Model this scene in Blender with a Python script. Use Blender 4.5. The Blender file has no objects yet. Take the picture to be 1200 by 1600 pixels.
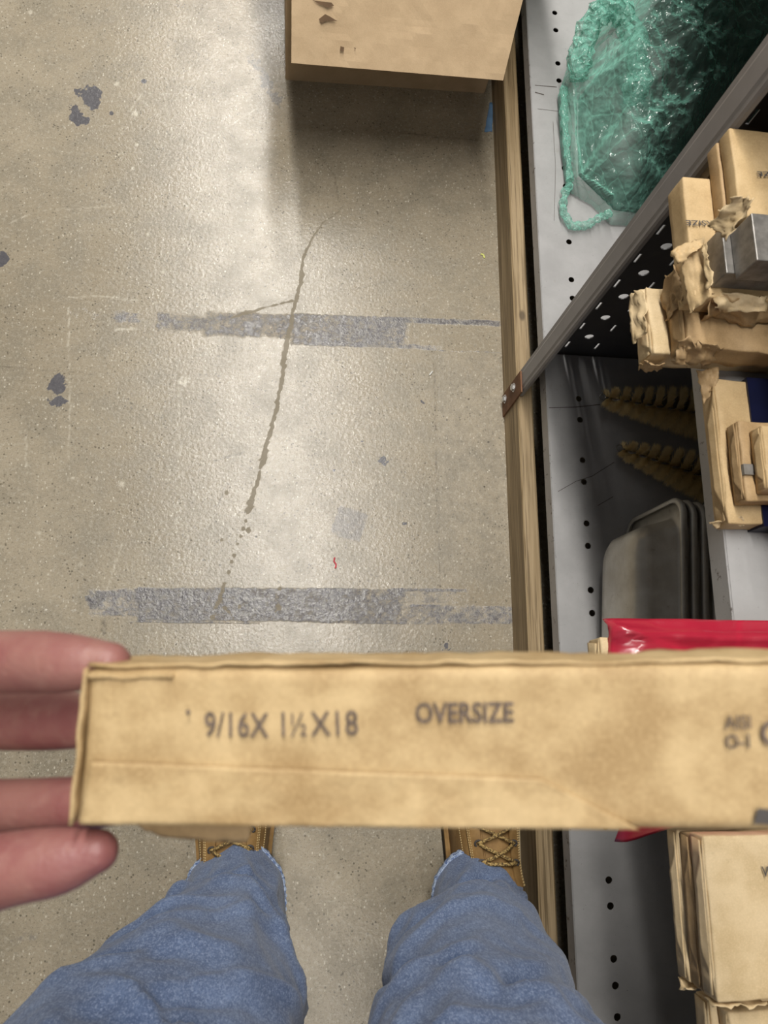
import bpy, bmesh, math, random
import numpy as np
from mathutils import Vector, Matrix, noise

# ------------------------------------------------------------------ camera
S = bpy.context.scene
COL = S.collection
F = 1200.0
H = 1.08
_d = np.array([438-600, 1090-800, F]); _d /= np.linalg.norm(_d)          # straight down, camera axes (x right, y down, z ahead)
_f = np.array([605-600, -4143-800, F]); _f -= _d*(_f@_d); _f /= np.linalg.norm(_f)   # along the aisle
_r = np.cross(_d, _f)
R = np.array([_r, _f, -_d])                                              # world = R @ camera
CAM = np.array([0, 0, H])
cam = bpy.data.cameras.new('camera'); cam_o = bpy.data.objects.new('camera', cam); COL.objects.link(cam_o)
mw = Matrix.Identity(4)
for i in range(3):
    mw[i][0] = R[i][0]; mw[i][1] = -R[i][1]; mw[i][2] = -R[i][2]; mw[i][3] = CAM[i]
cam_o.matrix_world = mw
cam.sensor_fit = 'HORIZONTAL'; cam.sensor_width = 36; cam.lens = 36*F/1200
cam.clip_start = 0.01; cam.clip_end = 60
cam.dof.use_dof = True; cam.dof.focus_distance = 1.0; cam.dof.aperture_fstop = 22
S.camera = cam_o

def ray(x, y): return R@np.array([x-600, y-800, F])
def atz(x, y, z):
    v = ray(x, y); return CAM + v*(z-H)/v[2]
def atx(x, y, X):
    v = ray(x, y); return CAM + v*X/v[0]
def atd(x, y, d): return CAM + ray(x, y)/F*d

# ------------------------------------------------------------------ world and light
w = bpy.data.worlds.new('world'); S.world = w; w.use_nodes = True
bg = w.node_tree.nodes['Background']; bg.inputs[0].default_value = (1.0, .97, .93, 1); bg.inputs[1].default_value = 0.105
def strip(name, loc, sx, sy, power, col=(1, .965, .905)):
    l = bpy.data.lights.new(name, 'AREA'); l.shape = 'RECTANGLE'; l.size = sx; l.size_y = sy; l.energy = power; l.color = col
    o = bpy.data.objects.new(name, l); COL.objects.link(o); o.location = loc
    return o
strip('ceiling_fluorescent_light', (-.175, 2.2, 2.85), .10, 4.5, 168).rotation_euler = (0, 0, math.radians(6.5))
strip('rear_fluorescent_light', (.21, -1.75, 2.85), .10, 2.2, 22).rotation_euler = (0, 0, math.radians(6.5))
vs = S.view_settings
vs.view_transform = 'Standard'; vs.look = 'None'; vs.gamma = 1; vs.exposure = -0.15; vs.use_curve_mapping = False

# ------------------------------------------------------------------ helpers
ORG = {}
def link(o, parent, org):
    COL.objects.link(o)
    if parent is not None:
        o.parent = parent; o.location = Vector(org) - Vector(ORG[parent.name])
    else:
        o.location = Vector(org)
    ORG[o.name] = tuple(org)
    return o
def tag(o, label=None, cat=None, group=None, kind=None):
    if label: o['label'] = label
    if cat: o['category'] = cat
    if group: o['group'] = group
    if kind: o['kind'] = kind
    return o
def empty(name, org, label, cat, group=None):
    o = bpy.data.objects.new(name, None); o.empty_display_size = .02
    link(o, None, org); return tag(o, label, cat, group)
def obj(name, V, Fc, mat, parent=None, org=None, smooth=False):
    V = np.asarray(V, float)
    if org is None:
        org = ORG[parent.name] if parent is not None else (*((V.min(0)+V.max(0))/2)[:2], V[:, 2].min())
    me = bpy.data.meshes.new(name)
    me.from_pydata((V-np.array(org)).tolist(), [], [list(map(int, f)) for f in Fc])
    bm = bmesh.new(); bm.from_mesh(me); bmesh.ops.recalc_face_normals(bm, faces=bm.faces); bm.to_mesh(me); bm.free()
    if smooth: me.polygons.foreach_set('use_smooth', [True]*len(me.polygons))
    if mat: me.materials.append(mat)
    me.update()
    return link(bpy.data.objects.new(name, me), parent, org)
def dup(o, dv, parent=None):
    c = o.copy(); COL.objects.link(c); c.location = o.location + Vector(dv)
    if parent is not None: c.parent = parent
    ORG[c.name] = tuple(np.array(ORG[o.name])+np.array(dv))
    return c
class MB:
    def __init__(s): s.V = []; s.F = []
    def add(s, V, Fc):
        n = len(s.V); s.V += [tuple(map(float, v)) for v in V]; s.F += [[i+n for i in f] for f in Fc]; return s
    def box(s, x0, x1, y0, y1, z0, z1):
        return s.add([(x, y, z) for x in (x0, x1) for y in (y0, y1) for z in (z0, z1)],
              [(0,1,3,2),(4,6,7,5),(0,4,5,1),(2,3,7,6),(0,2,6,4),(1,5,7,3)])
    def tube(s, P, rad, n=10, cap=True, flat=1.0):
        P = [np.array(p, float) for p in P]
        if not hasattr(rad, '__len__'): rad = [rad]*len(P)
        T = [(P[min(i+1, len(P)-1)]-P[max(i-1, 0)]) for i in range(len(P))]
        T = [t/(np.linalg.norm(t)+1e-12) for t in T]
        a = np.array([0, 0, 1.]) if abs(T[0][2]) < .9 else np.array([1., 0, 0])
        V = []; Fc = []
        for i, p in enumerate(P):
            a = a - T[i]*(a@T[i]); a /= np.linalg.norm(a)+1e-12; b = np.cross(T[i], a)
            for k in range(n):
                t = 2*math.pi*k/n; V.append(p + rad[i]*(flat*math.cos(t)*a+math.sin(t)*b))
        for i in range(len(P)-1):
            for k in range(n):
                k2 = (k+1) % n; Fc.append((i*n+k, i*n+k2, (i+1)*n+k2, (i+1)*n+k))
        if cap: Fc += [tuple(range(n))[::-1], tuple((len(P)-1)*n+k for k in range(n))]
        return s.add(V, Fc)
    def loft(s, rings, cap=(True, True)):
        n = len(rings[0]); V = [v for r in rings for v in r]; Fc = []
        for i in range(len(rings)-1):
            for k in range(n):
                k2 = (k+1) % n; Fc.append((i*n+k, i*n+k2, (i+1)*n+k2, (i+1)*n+k))
        if cap[0]: Fc.append(tuple(range(n))[::-1])
        if cap[1]: Fc.append(tuple((len(rings)-1)*n+k for k in range(n)))
        return s.add(V, Fc)
    def build(s, name, mat, parent=None, org=None, smooth=False): return obj(name, s.V, s.F, mat, parent, org, smooth)
def nz(x, y, z, sd=0): return noise.noise(Vector((x+sd*13.7, y-sd*7.3, z+sd*3.1)))
def bez(pts, n):                                                        # Catmull-Rom through points
    pts = [np.array(p, float) for p in pts]; P = [2*pts[0]-pts[1]]+pts+[2*pts[-1]-pts[-2]]; out = []
    for i in range(1, len(P)-2):
        for k in range(n):
            t = k/n; a, b, c, d = P[i-1], P[i], P[i+1], P[i+2]
            out.append(.5*((2*b)+(c-a)*t+(2*a-5*b+4*c-d)*t*t+(3*b-a-3*c+d)*t**3))
    out.append(pts[-1]); return out
def solid(o, t, off=-1):
    m = o.modifiers.new('thickness', 'SOLIDIFY'); m.thickness = t; m.offset = off; return o
def bev(o, wd, seg=2):
    m = o.modifiers.new('bevel', 'BEVEL'); m.width = wd; m.segments = seg; m.limit_method = 'ANGLE'; return o

# node-material helper
class NT:
    def __init__(s, name):
        s.m = bpy.data.materials.new(name); s.m.use_nodes = True; s.t = s.m.node_tree
        s.p = s.t.nodes['Principled BSDF']; s.out = s.t.nodes['Material Output']
        s.co = s.n('ShaderNodeTexCoord').outputs['Object']
    def n(s, ty, **kw):
        nd = s.t.nodes.new(ty)
        for k, v in kw.items(): setattr(nd, k, v)
        return nd
    def set(s, sock, v):
        if isinstance(v, bpy.types.NodeSocket): s.t.links.new(v, sock)
        elif isinstance(v, tuple) and len(v) == 3 and sock.type == 'RGBA': sock.default_value = (*v, 1)
        else: sock.default_value = v
    def scale(s, vec, sc):
        m = s.n('ShaderNodeMapping'); s.set(m.inputs[0], vec); m.inputs['Scale'].default_value = sc; return m.outputs[0]
    def noise(s, sc, det=4, rough=.6, vec=None, dist=0):
        m = s.n('ShaderNodeTexNoise'); s.set(m.inputs['Vector'], vec or s.co); m.inputs['Scale'].default_value = sc
        m.inputs['Detail'].default_value = det; m.inputs['Roughness'].default_value = rough; m.inputs['Distortion'].default_value = dist
        return m.outputs['Fac']
    def voro(s, sc, vec=None, feat='F1'):
        m = s.n('ShaderNodeTexVoronoi', feature=feat); s.set(m.inputs['Vector'], vec or s.co); m.inputs['Scale'].default_value = sc
        return m.outputs['Distance']
    def ramp(s, fac, *stops):
        m = s.n('ShaderNodeMapRange', interpolation_type='SMOOTHSTEP'); s.set(m.inputs[0], fac)
        m.inputs[1].default_value, m.inputs[2].default_value, m.inputs[3].default_value, m.inputs[4].default_value = stops
        return m.outputs[0]
    def mix(s, fac, a, b, blend='MIX'):
        m = s.n('ShaderNodeMix', data_type='RGBA', blend_type=blend); s.set(m.inputs[0], fac); s.set(m.inputs[6], a); s.set(m.inputs[7], b)
        return m.outputs[2]
    def math(s, op, a, b=0.0, c=None):
        m = s.n('ShaderNodeMath', operation=op); s.set(m.inputs[0], a); s.set(m.inputs[1], b)
        if c is not None: s.set(m.inputs[2], c)
        return m.outputs[0]
    def attr(s, name): return s.n('ShaderNodeAttribute', attribute_name=name).outputs['Fac']
    def sep(s, vec=None):
        m = s.n('ShaderNodeSeparateXYZ'); s.set(m.inputs[0], vec or s.co); return m.outputs
    def bump(s, h, st=.3, d=.002, nrm=None):
        m = s.n('ShaderNodeBump'); s.set(m.inputs['Height'], h); m.inputs['Strength'].default_value = st; m.inputs['Distance'].default_value = d
        if nrm is not None: s.t.links.new(nrm, m.inputs['Normal'])
        s.t.links.new(m.outputs[0], s.p.inputs['Normal']); return m.outputs[0]
    def fin(s, col=None, rough=None, metal=None, **kw):
        if col is not None: s.set(s.p.inputs['Base Color'], col)
        if rough is not None: s.set(s.p.inputs['Roughness'], rough)
        if metal is not None: s.set(s.p.inputs['Metallic'], metal)
        for k, v in kw.items(): s.set(s.p.inputs[k.replace('_', ' ')], v)
        return s.m
def plain(name, col, rough=.6, metal=0.0, var=.12, sc=60):
    t = NT(name); c2 = tuple(c*(1-var*2) for c in col)
    return t.fin(t.mix(t.ramp(t.noise(sc), .3, .7, 0, 1), c2, col), rough, metal)

# ------------------------------------------------------------------ materials
def mat_concrete():
    t = NT('worn_coated_concrete')
    big = t.noise(2.6, 6, .62); mid = t.noise(16, 6, .7); fine = t.noise(170, 5, .75); grit = t.noise(520, 3, .7)
    c = t.mix(t.ramp(big, .3, .7, 0, 1), (.295, .250, .180), (.38, .327, .243))
    c = t.mix(t.ramp(mid, .40, .66, 0, .65), c, (.225, .197, .145))
    c = t.mix(t.ramp(fine, .50, .66, 0, .55), c, (.46, .42, .34))
    c = t.mix(t.ramp(t.noise(330, 5, .85), .55, .64, 0, .75), c, (.14, .122, .092))
    c = t.mix(t.ramp(t.noise(430, 4, .8), .60, .68, 0, .8), c, (.58, .54, .45))
    c = t.mix(t.ramp(grit, .56, .72, 0, .8), c, (.12, .10, .075))
    scr = t.noise(40, 3, .6, t.scale(t.co, (1, 9, 1)), 2.0); scr2 = t.noise(40, 3, .6, t.scale(t.co, (9, 1, 1)), 2.0)
    c = t.mix(t.ramp(t.math('MAXIMUM', scr, scr2), .685, .72, 0, .55), c, (.52, .48, .39))
    pres = t.ramp(t.noise(30, 3, .6), .42, .6, 0, 1)
    c = t.mix(t.math('MULTIPLY', t.ramp(t.voro(150), .16, .24, .75, 0), pres), c, (.10, .085, .06))
    c = t.mix(t.math('MULTIPLY', t.ramp(t.voro(130, t.scale(t.co, (1.3, .8, 1))), .13, .20, .7, 0), t.ramp(t.noise(26, 3, .6), .40, .6, 0, 1)), c, (.62, .57, .47))
    c = t.mix(t.math('MULTIPLY', t.attr('pale'), t.ramp(t.noise(120), .35, .55, .1, .75)), c, (.60, .55, .45))
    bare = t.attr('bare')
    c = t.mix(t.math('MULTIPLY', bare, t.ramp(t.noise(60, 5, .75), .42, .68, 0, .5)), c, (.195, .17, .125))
    # pale paint flecks and dark pits
    c = t.mix(t.ramp(t.voro(55), .05, .075, .75, 0), c, (.62, .58, .48))
    pv = t.voro(38, t.scale(t.co, (1, 1.1, 1)))
    c = t.mix(t.math('MULTIPLY', t.ramp(pv, .04, .09, 1, 0), t.math('ADD', t.attr('pit'), .10)), c, (.07, .055, .035))
    # tape residue, broken up by noise
    rn = t.math('ADD', t.noise(85, 6, .78), t.math('MULTIPLY', t.noise(22, 3, .6), .35))
    ra = t.attr('residue')
    res = t.math('ADD', t.math('MULTIPLY', t.math('SUBTRACT', ra, .5), .75), t.math('SUBTRACT', rn, .675))
    resm = t.math('MULTIPLY', t.ramp(res, -.09, .13, 0, 1), t.ramp(ra, .06, .3, 0, 1))
    rc = t.mix(t.ramp(t.noise(130, 4, .8), .42, .60, 0, 1), (.075, .074, .092), (.185, .178, .172))
    c = t.mix(t.math('MULTIPLY', resm, .86), c, rc)
    # ink-dark stains
    st = t.math('SUBTRACT', t.math('ADD', t.attr('stain'), t.math('MULTIPLY', t.noise(150, 5, .7), .7)), .85)
    c = t.mix(t.math('MULTIPLY', t.ramp(st, -.08, .12, 0, 1), .92), c, t.mix(t.noise(200), (.05, .05, .068), (.12, .118, .13)))
    sl = t.math('SUBTRACT', t.math('ADD', t.attr('faint'), t.math('MULTIPLY', t.noise(90, 5, .7), .7)), .85)
    c = t.mix(t.math('MULTIPLY', t.ramp(sl, -.1, .15, 0, 1), .7), c, (.17, .16, .155))
    # crack
    ck = t.math('SUBTRACT', t.math('ADD', t.attr('crack'), t.math('MULTIPLY', t.noise(210, 4, .7), .9)), .95)
    ckm = t.ramp(ck, -.05, .1, 0, 1)
    c = t.mix(t.math('MULTIPLY', ckm, .9), c, (.205, .17, .11))
    c = t.mix(t.math('MULTIPLY', t.attr('line'), t.ramp(t.noise(90), .35, .6, .1, .8)), c, (.11, .09, .065))
    orange = t.noise(190, 4, .6); h = t.math('ADD', t.math('MULTIPLY', orange, 1.0), t.math('MULTIPLY', fine, .5))
    h = t.math('ADD', h, t.math('MULTIPLY', resm, t.math('MULTIPLY', t.noise(160, 3, .7), 2.2)))
    h = t.math('SUBTRACT', h, t.math('MULTIPLY', ckm, .8))
    t.bump(h, .20, .0022)
    rg = t.math('ADD', t.ramp(mid, .3, .7, .16, .28), t.math('ADD', t.math('MULTIPLY', ckm, .3), t.math('MULTIPLY', bare, .14)))
    return t.fin(c, rg, Specular_IOR_Level=.5)
def mat_kraft(name, a, b, rough=.62, seed=0):
    t = NT(name); v = t.n('ShaderNodeMapping'); t.set(v.inputs[0], t.co); v.inputs['Location'].default_value = (seed*1.3, seed*.7, seed)
    v = v.outputs[0]
    c = t.mix(t.ramp(t.noise(38, 5, .62, v), .33, .68, 0, 1), a, b)
    c = t.mix(t.ramp(t.noise(120, 5, .7, v), .58, .78, 0, .35), c, tuple(x*.62 for x in a))
    c = t.mix(t.ramp(t.noise(900, 2, .6, v), .4, .75, 0, .22), c, tuple(min(1, x*1.35) for x in b))
    t.bump(t.math('ADD', t.noise(70, 5, .6, v), t.math('MULTIPLY', t.noise(420, 3, .6, v), .3)), .25, .0015)
    return t.fin(c, rough, Specular_IOR_Level=.35)
def mat_paint(name, col, chips=True, rough=.42):
    t = NT(name); c = t.mix(t.ramp(t.noise(14, 5, .65), .35, .7, 0, 1), tuple(x*.84 for x in col), col)
    c = t.mix(t.ramp(t.noise(420, 3, .7), .66, .75, 0, .8), c, (.10, .095, .09))
    c = t.mix(t.ramp(t.noise(45, 6, .7), .62, .8, 0, .45), c, (.26, .22, .16))
    if chips:
        x = t.sep()[0]
        e = t.math('ADD', t.ramp(x, 0.0005, .005, .12, 0), t.noise(75, 5, .75))
        c = t.mix(t.ramp(e, .70, .78, 0, .9), c, (.07, .055, .045))
    t.bump(t.noise(300, 3, .6), .06, .001)
    return t.fin(c, rough, Specular_IOR_Level=.45)
def mat_wood(name, a, b, d):
    t = NT(name)
    v = t.scale(t.co, (26, 1.1, 26)); w1 = t.noise(3.2, 5, .6, v, .6); v2 = t.scale(t.co, (160, 3, 160)); w2 = t.noise(2.2, 4, .65, v2)
    c = t.mix(t.ramp(w1, .33, .68, 0, 1), a, b); c = t.mix(t.ramp(w2, .46, .64, 0, .8), c, d)
    k = t.n('ShaderNodeVectorMath', operation='DISTANCE'); t.set(k.inputs[0], t.scale(t.co, (1, .55, 1))); k.inputs[1].default_value = (.012, .55*.555, .07)
    c = t.mix(t.ramp(k.outputs['Value'], .0025, .0065, .8, 0), c, (.07, .045, .022))
    t.bump(t.math('ADD', w1, w2), .25, .001)
    return t.fin(c, .62)
def mat_denim():
    t = NT('blue_denim')
    u = t.n('ShaderNodeTexCoord').outputs['UV']
    big = t.noise(9, 6, .65); md = t.noise(70, 5, .75); fn = t.noise(480, 4, .8)
    tw = t.noise(60, 3, .7, t.scale(t.co, (14, 14, 3)))
    c = t.mix(t.ramp(big, .3, .7, 0, 1), (.095, .138, .250), (.155, .205, .325))
    c = t.mix(t.ramp(md, .4, .75, 0, .55), c, (.22, .30, .48))
    c = t.mix(t.ramp(fn, .46, .66, 0, .75), c, (.30, .37, .53))
    c = t.mix(t.ramp(tw, .42, .62, 0, .45), c, (.05, .08, .175))
    t.bump(t.math('ADD', t.math('MULTIPLY', tw, .5), fn), .25, .0012)
    return t.fin(c, .88, Specular_IOR_Level=.2, Sheen_Weight=.15)
def mat_skin():
    t = NT('skin'); c = t.mix(t.ramp(t.noise(45, 4, .6), .35, .68, 0, 1), (.305, .142, .120), (.25, .090, .086))
    c = t.mix(t.ramp(t.noise(140, 4, .6), .5, .75, 0, .5), c, (.35, .185, .155))
    wr = t.noise(120, 3, .6, t.scale(t.co, (2.2, .5, .5))); t.bump(t.math('ADD', wr, t.noise(600, 2, .5)), .22, .001)
    return t.fin(c, .48, Subsurface_Weight=.12, Subsurface_Radius=(.010, .004, .002))
def mat_leather():
    t = NT('wheat_nubuck'); c = t.mix(t.ramp(t.noise(40, 5, .6), .3, .7, 0, 1), (.215, .120, .036), (.33, .195, .068))
    c = t.mix(t.ramp(t.noise(220, 4, .7), .55, .8, 0, .5), c, (.17, .085, .025)); t.bump(t.noise(330, 4, .6), .2, .001)
    return t.fin(c, .72)
def mat_film(name, col, alpha_lo, alpha_hi, rough=.16, sc=60, trans=.35, bump=.4):
    t = NT(name)
    wv = t.n('ShaderNodeVectorMath', operation='ADD'); t.set(wv.inputs[0], t.co); nn = t.n('ShaderNodeTexNoise'); t.set(nn.inputs['Vector'], t.co); nn.inputs['Scale'].default_value = sc*.3
    ws = t.n('ShaderNodeVectorMath', operation='SCALE'); t.set(ws.inputs[0], nn.outputs['Color']); ws.inputs['Scale'].default_value = 1.2/sc; t.set(wv.inputs[1], ws.outputs[0])
    v1 = t.voro(sc, wv.outputs[0], 'DISTANCE_TO_EDGE'); v2 = t.voro(sc*.9, t.scale(wv.outputs[0], (1, .3, 1)), 'DISTANCE_TO_EDGE'); v3 = t.voro(sc*2.3, wv.outputs[0])
    rid = t.math('ADD', t.math('MULTIPLY', v1, .6), v2)
    t.bump(t.math('ADD', t.math('MULTIPLY', rid, 1.2), t.math('MULTIPLY', v3, .5)), bump, .004)
    lw = t.n('ShaderNodeLayerWeight'); lw.inputs[0].default_value = .45
    a = t.math('ADD', t.ramp(lw.outputs['Facing'], .1, .85, alpha_lo, alpha_hi), t.ramp(v2, 0, .05, .14, 0))
    return t.fin(col, rough, Alpha=a, Specular_IOR_Level=.9)

CONC = mat_concrete()
KRAFT = mat_kraft('kraft_paper_pale', (.455, .318, .160), (.57, .415, .225))
KRAFT2 = mat_kraft('kraft_paper_brown', (.34, .225, .110), (.46, .315, .165), seed=3)
KRAFT3 = mat_kraft('kraft_paper_light', (.54, .405, .225), (.66, .515, .315), seed=5)
KRAFTH = mat_kraft('kraft_paper_handled', (.355, .235, .108), (.565, .415, .222), .62, seed=11)
CARD = mat_kraft('corrugated_cardboard', (.50, .36, .215), (.56, .41, .25), .7, seed=7)
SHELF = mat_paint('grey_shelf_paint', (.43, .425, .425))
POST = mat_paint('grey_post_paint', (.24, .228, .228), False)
PANEL = mat_paint('shaded_panel_paint', (.10, .098, .10), False)  # grey panel paint, darkened in its colour for the shade it stands in
WOODM = mat_wood('pine_board', (.29, .205, .105), (.43, .32, .185), (.13, .085, .036))
DENIM = mat_denim(); SKIN = mat_skin(); LEATHER = mat_leather()
SOLE = plain('boot_rubber', (.13, .085, .04), .8)
LACE = NT('lace'); LACE = LACE.fin(LACE.mix(LACE.ramp(LACE.noise(500), .45, .55, 0, 1), (.10, .06, .02), (.48, .33, .12)), .8)
THREAD = plain('pale_thread', (.62, .46, .22), .8)
JTHREAD = plain('pale_blue_thread', (.42, .50, .64), .9)
STEEL = plain('oiled_tool_steel', (.30, .285, .265), .42, .5, .2, 90)
ZINC = plain('zinc_bolt', (.62, .61, .60), .34, .8)
RUST = mat_kraft('rusted_strap', (.115, .052, .024), (.20, .095, .045), .7, seed=9)
INK = plain('grey_brown_ink', (.17, .125, .10), .8, 0, .25, 700)
INKD = plain('dark_ink', (.085, .075, .07), .8)
PANM = None
def mat_pan():
    t = NT('dull_tinned_steel'); c = t.mix(t.ramp(t.noise(18, 5, .65), .35, .7, 0, 1), (.52, .49, .43), (.68, .66, .60))
    c = t.mix(t.ramp(t.noise(60, 6, .75), .58, .75, 0, .6), c, (.20, .15, .09)); return t.fin(c, t.ramp(t.noise(50), .3, .7, .32, .5), .4)
PANM = mat_pan()
BRISTLE = NT('tan_bristle'); BRISTLE = BRISTLE.fin(BRISTLE.mix(BRISTLE.noise(300), (.74, .54, .22), (.95, .80, .46)), .6)
WIRE = plain('twisted_wire', (.35, .33, .30), .35, .8)
BLUE = plain('dark_blue_wrap', (.001, .003, .028), .35)
GREENF = mat_film('green_film', (.27, .62, .50), .16, .62, .15, 60, bump=.75)
REDF = mat_film('red_film', (.47, .022, .05), .78, .97, .2, 14, bump=.05)
BUNDLE = plain('dark_grey_contents', (.13, .13, .125), .5, 0, .25, 20)
TAPEB = plain('blue_masking_tape', (.13, .25, .42), .7)

# ------------------------------------------------------------------ floor
def axis(lo, hi, a, b, step):
    f = np.arange(a, b+1e-9, step)
    left = a-np.array([.02, .06, .15, .4, .9, 1.8, 3.2])[::-1]; right = b+np.array([.02, .06, .15, .4, .9, 1.8, 3.2])
    return np.concatenate([left, f, right])
gx = axis(0, 0, -.56, .345, .0024); gy = axis(0, 0, -.46, 1.15, .0024)
XX, YY = np.meshgrid(gx, gy, indexing='ij'); nx, ny = XX.shape
FV = np.stack([XX.ravel(), YY.ravel(), np.zeros(XX.size)], 1)
ii = np.arange(nx*ny).reshape(nx, ny)
FF = np.stack([ii[:-1, :-1], ii[1:, :-1], ii[1:, 1:], ii[:-1, 1:]], -1).reshape(-1, 4)
me = bpy.data.meshes.new('floor'); me.vertices.add(len(FV)); me.vertices.foreach_set('co', FV.ravel())
me.loops.add(FF.size); me.loops.foreach_set('vertex_index', FF.ravel().astype(np.int32)); me.polygons.add(len(FF))
me.polygons.foreach_set('loop_start', np.arange(0, FF.size, 4, dtype=np.int32)); me.update(calc_edges=True); me.validate()
me.materials.append(CONC)
# marks are laid out in plan: each vertex looked up on a survey sheet of the floor, (sx, sy)
c_ = (FV-CAM)@R; SX = c_[:, 0]/c_[:, 2]*F+600; SY = c_[:, 1]/c_[:, 2]*F+800
bad = (c_[:, 2] < .2); SX[bad] = -9999
def wob(a, b, f, s_): return np.sin(a*f+s_)*np.cos(b*f*1.31+s_*2.1)+.6*np.sin((a+b)*f*1.9+s_*1.7)+.4*np.cos((a-b)*f*3.1+s_*.6)
WX, WY = SX+2.6*wob(SX, SY, .17, 1)+1.2*wob(SX, SY, .55, 4), SY+2.6*wob(SY, SX, .17, 2)+1.2*wob(SX, SY, .52, 7)
def sstep(e0, e1, v):
    t_ = np.clip((v-e0)/(e1-e0), 0, 1); return t_*t_*(3-2*t_)
def band(v, a, b, s): return sstep(a-s, a+s, v)*(1-sstep(b-s, b+s, v))
def blob(cx, cy, rx, ry, ang=0, soft=.35):
    a = math.radians(ang); dx, dy = (WX-cx, WY-cy) if max(rx, ry) > 6 else (SX-cx, SY-cy)
    u, v = dx*math.cos(a)+dy*math.sin(a), -dx*math.sin(a)+dy*math.cos(a)
    return 1-sstep(1-soft, 1+soft, np.sqrt((u/rx)**2+(v/ry)**2))
def pline(pts, wds, soft=2.5, jit=.9):
    best = np.zeros(len(SX))
    for (p, q, w0, w1) in zip(pts[:-1], pts[1:], wds[:-1], wds[1:]):
        d = np.array(q, float)-np.array(p, float); L = d@d
        t_ = np.clip(((SX-p[0])*d[0]+(SY-p[1])*d[1])/L, 0, 1)
        ds = np.hypot(SX-p[0]-t_*d[0]+jit*wob(SY, SX, .12, 3), SY-p[1]-t_*d[1]); wd = (w0+(w1-w0)*t_)*(1+jit*.35*wob(SX, SY, .35, 5))
        best = np.maximum(best, 1-sstep(-soft, soft, ds-wd))
    return best
t1 = SY-(490+(SX-464)*.036)                                            # offset within the far tape line
res = band(SX, 450, 640, 14)*band(t1, -1, 50, 3)*.64
res = np.maximum(res, band(SX, 310, 490, 20)*band(t1, 0, 42, 7)*.58)
res = np.maximum(res, band(SX, 175, 225, 12)*band(t1, 4, 26, 6)*.58)
res = np.maximum(res, band(SX, 240, 340, 12)*band(t1, 4, 36, 8)*.56)
res = np.maximum(res, band(SX, 60, 180, 30)*band(t1, 0, 26, 10)*.30)
res = np.maximum(res, band(SX, 600, 785, 10)*band(t1, -1, 9, 2)*.66)
res = np.maximum(res, band(SX, 460, 690, 20)*band(t1, 40, 50, 3)*.62)
res = np.maximum(res, band(SX, 560, 785, 20)*band(t1, 9, 50, 3)*.16)
res = np.maximum(res, band(SX, 640, 785, 10)*band(t1, 48.5, 51, 1)*.6)
t2 = SY-(918+(SX-480)*.004)
res = np.maximum(res, band(SX, 215, 575, 3)*band(t2, 0, 54, 3)*.70)
res = np.maximum(res, band(SX, 545, 640, 20)*band(t2, 1, 55, 3)*.62)
res = np.maximum(res, band(SX, 135, 225, 8)*band(t2, 2, 48, 5)*.60)
res = np.maximum(res, blob(150, 938, 16, 14, 0, .5)*.75)
res = np.maximum(res, band(SX, 40, 150, 30)*band(t2, 8, 50, 10)*.30)
res = np.maximum(res, band(SX, 600, 735, 12)*band(t2, 0, 6, 2)*.68)
res = np.maximum(res, band(SX, 600, 735, 20)*band(t2, 4, 26, 3)*.44)
res = np.maximum(res, band(SX, 610, 803, 8)*band(t2, 27, 56, 2)*.55)
res = np.maximum(res, band(SX, 640, 745, 6)*band(t2, 25.5, 28, 1)*.75)
res = np.maximum(res, band(SX, 200, 803, 6)*band(t2, 54.5, 57, 1)*.65)
stain = np.zeros(len(SX))
for b in [(143, 152, 17, 20, 0), (120, 145, 9, 7, 0), (117, 172, 9, 9, 0), (125, 186, 18, 10, 20), (174, 177, 4, 4, 0), (89, 600, 15, 16, 30), (90, 627, 18, 8, 0),
          (3, 405, 12, 14, 0), (598, 719, 8, 8, 0), (697, 1011, 7, 6, 0), (566, 690, 3, 2, 0), (660, 628, 6, 2, 40), (632, 818, 5, 3, 0), (522, 735, 3, 2, 0), (225, 127, 5, 4, 0)]:
    stain = np.maximum(stain, blob(*b)*.8)
faint = np.maximum(blob(400, 100, 24, 11, 40)*.55, np.maximum(blob(417, 130, 22, 9, 65)*.62, blob(432, 155, 14, 9, 30)*.66))
faint = np.maximum(faint, band((SX-545)*.94+(SY-815)*.34, -24, 28, 4)*band((SY-815)*.94-(SX-545)*.34, -24, 30, 8)*.62)
faint = np.maximum(faint, blob(598, 565, 40, 26, 0, .8)*.30); faint = np.maximum(faint, blob(530, 1000, 30, 18, 0, .8)*.35)
faint = np.maximum(faint, blob(730, 582, 26, 9, 10, .6)*.4); faint = np.maximum(faint, blob(40, 1465, 32, 12, -20, .4)*.45)
crack = pline([(538, 318), (530, 330), (503, 348), (488, 372), (474, 402), (470, 440), (462, 470), (455, 505), (446, 545), (441, 590), (432, 640), (418, 690), (411, 720)], [1, 1.2, 1.5, 1.6, 2, 3, 2.8, 3.2, 4, 3, 2.8, 3.5, 4.5])
crack = np.maximum(crack, pline([(411, 720), (407, 732)], [5, 2])); crack = np.maximum(crack, pline([(406, 738), (397, 770), (388, 798)], [2.2, 4, 4.5]))
crack = np.maximum(crack, pline([(360, 497), (385, 489), (420, 479), (456, 470)], [1.4, 3, 1.2, 1.8]))
crack = np.maximum(crack, pline([(350, 912), (345, 930), (338, 950)], [2, 4, 3])); crack = np.maximum(crack, pline([(350, 948), (366, 968)], [2.5, 1]))
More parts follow.
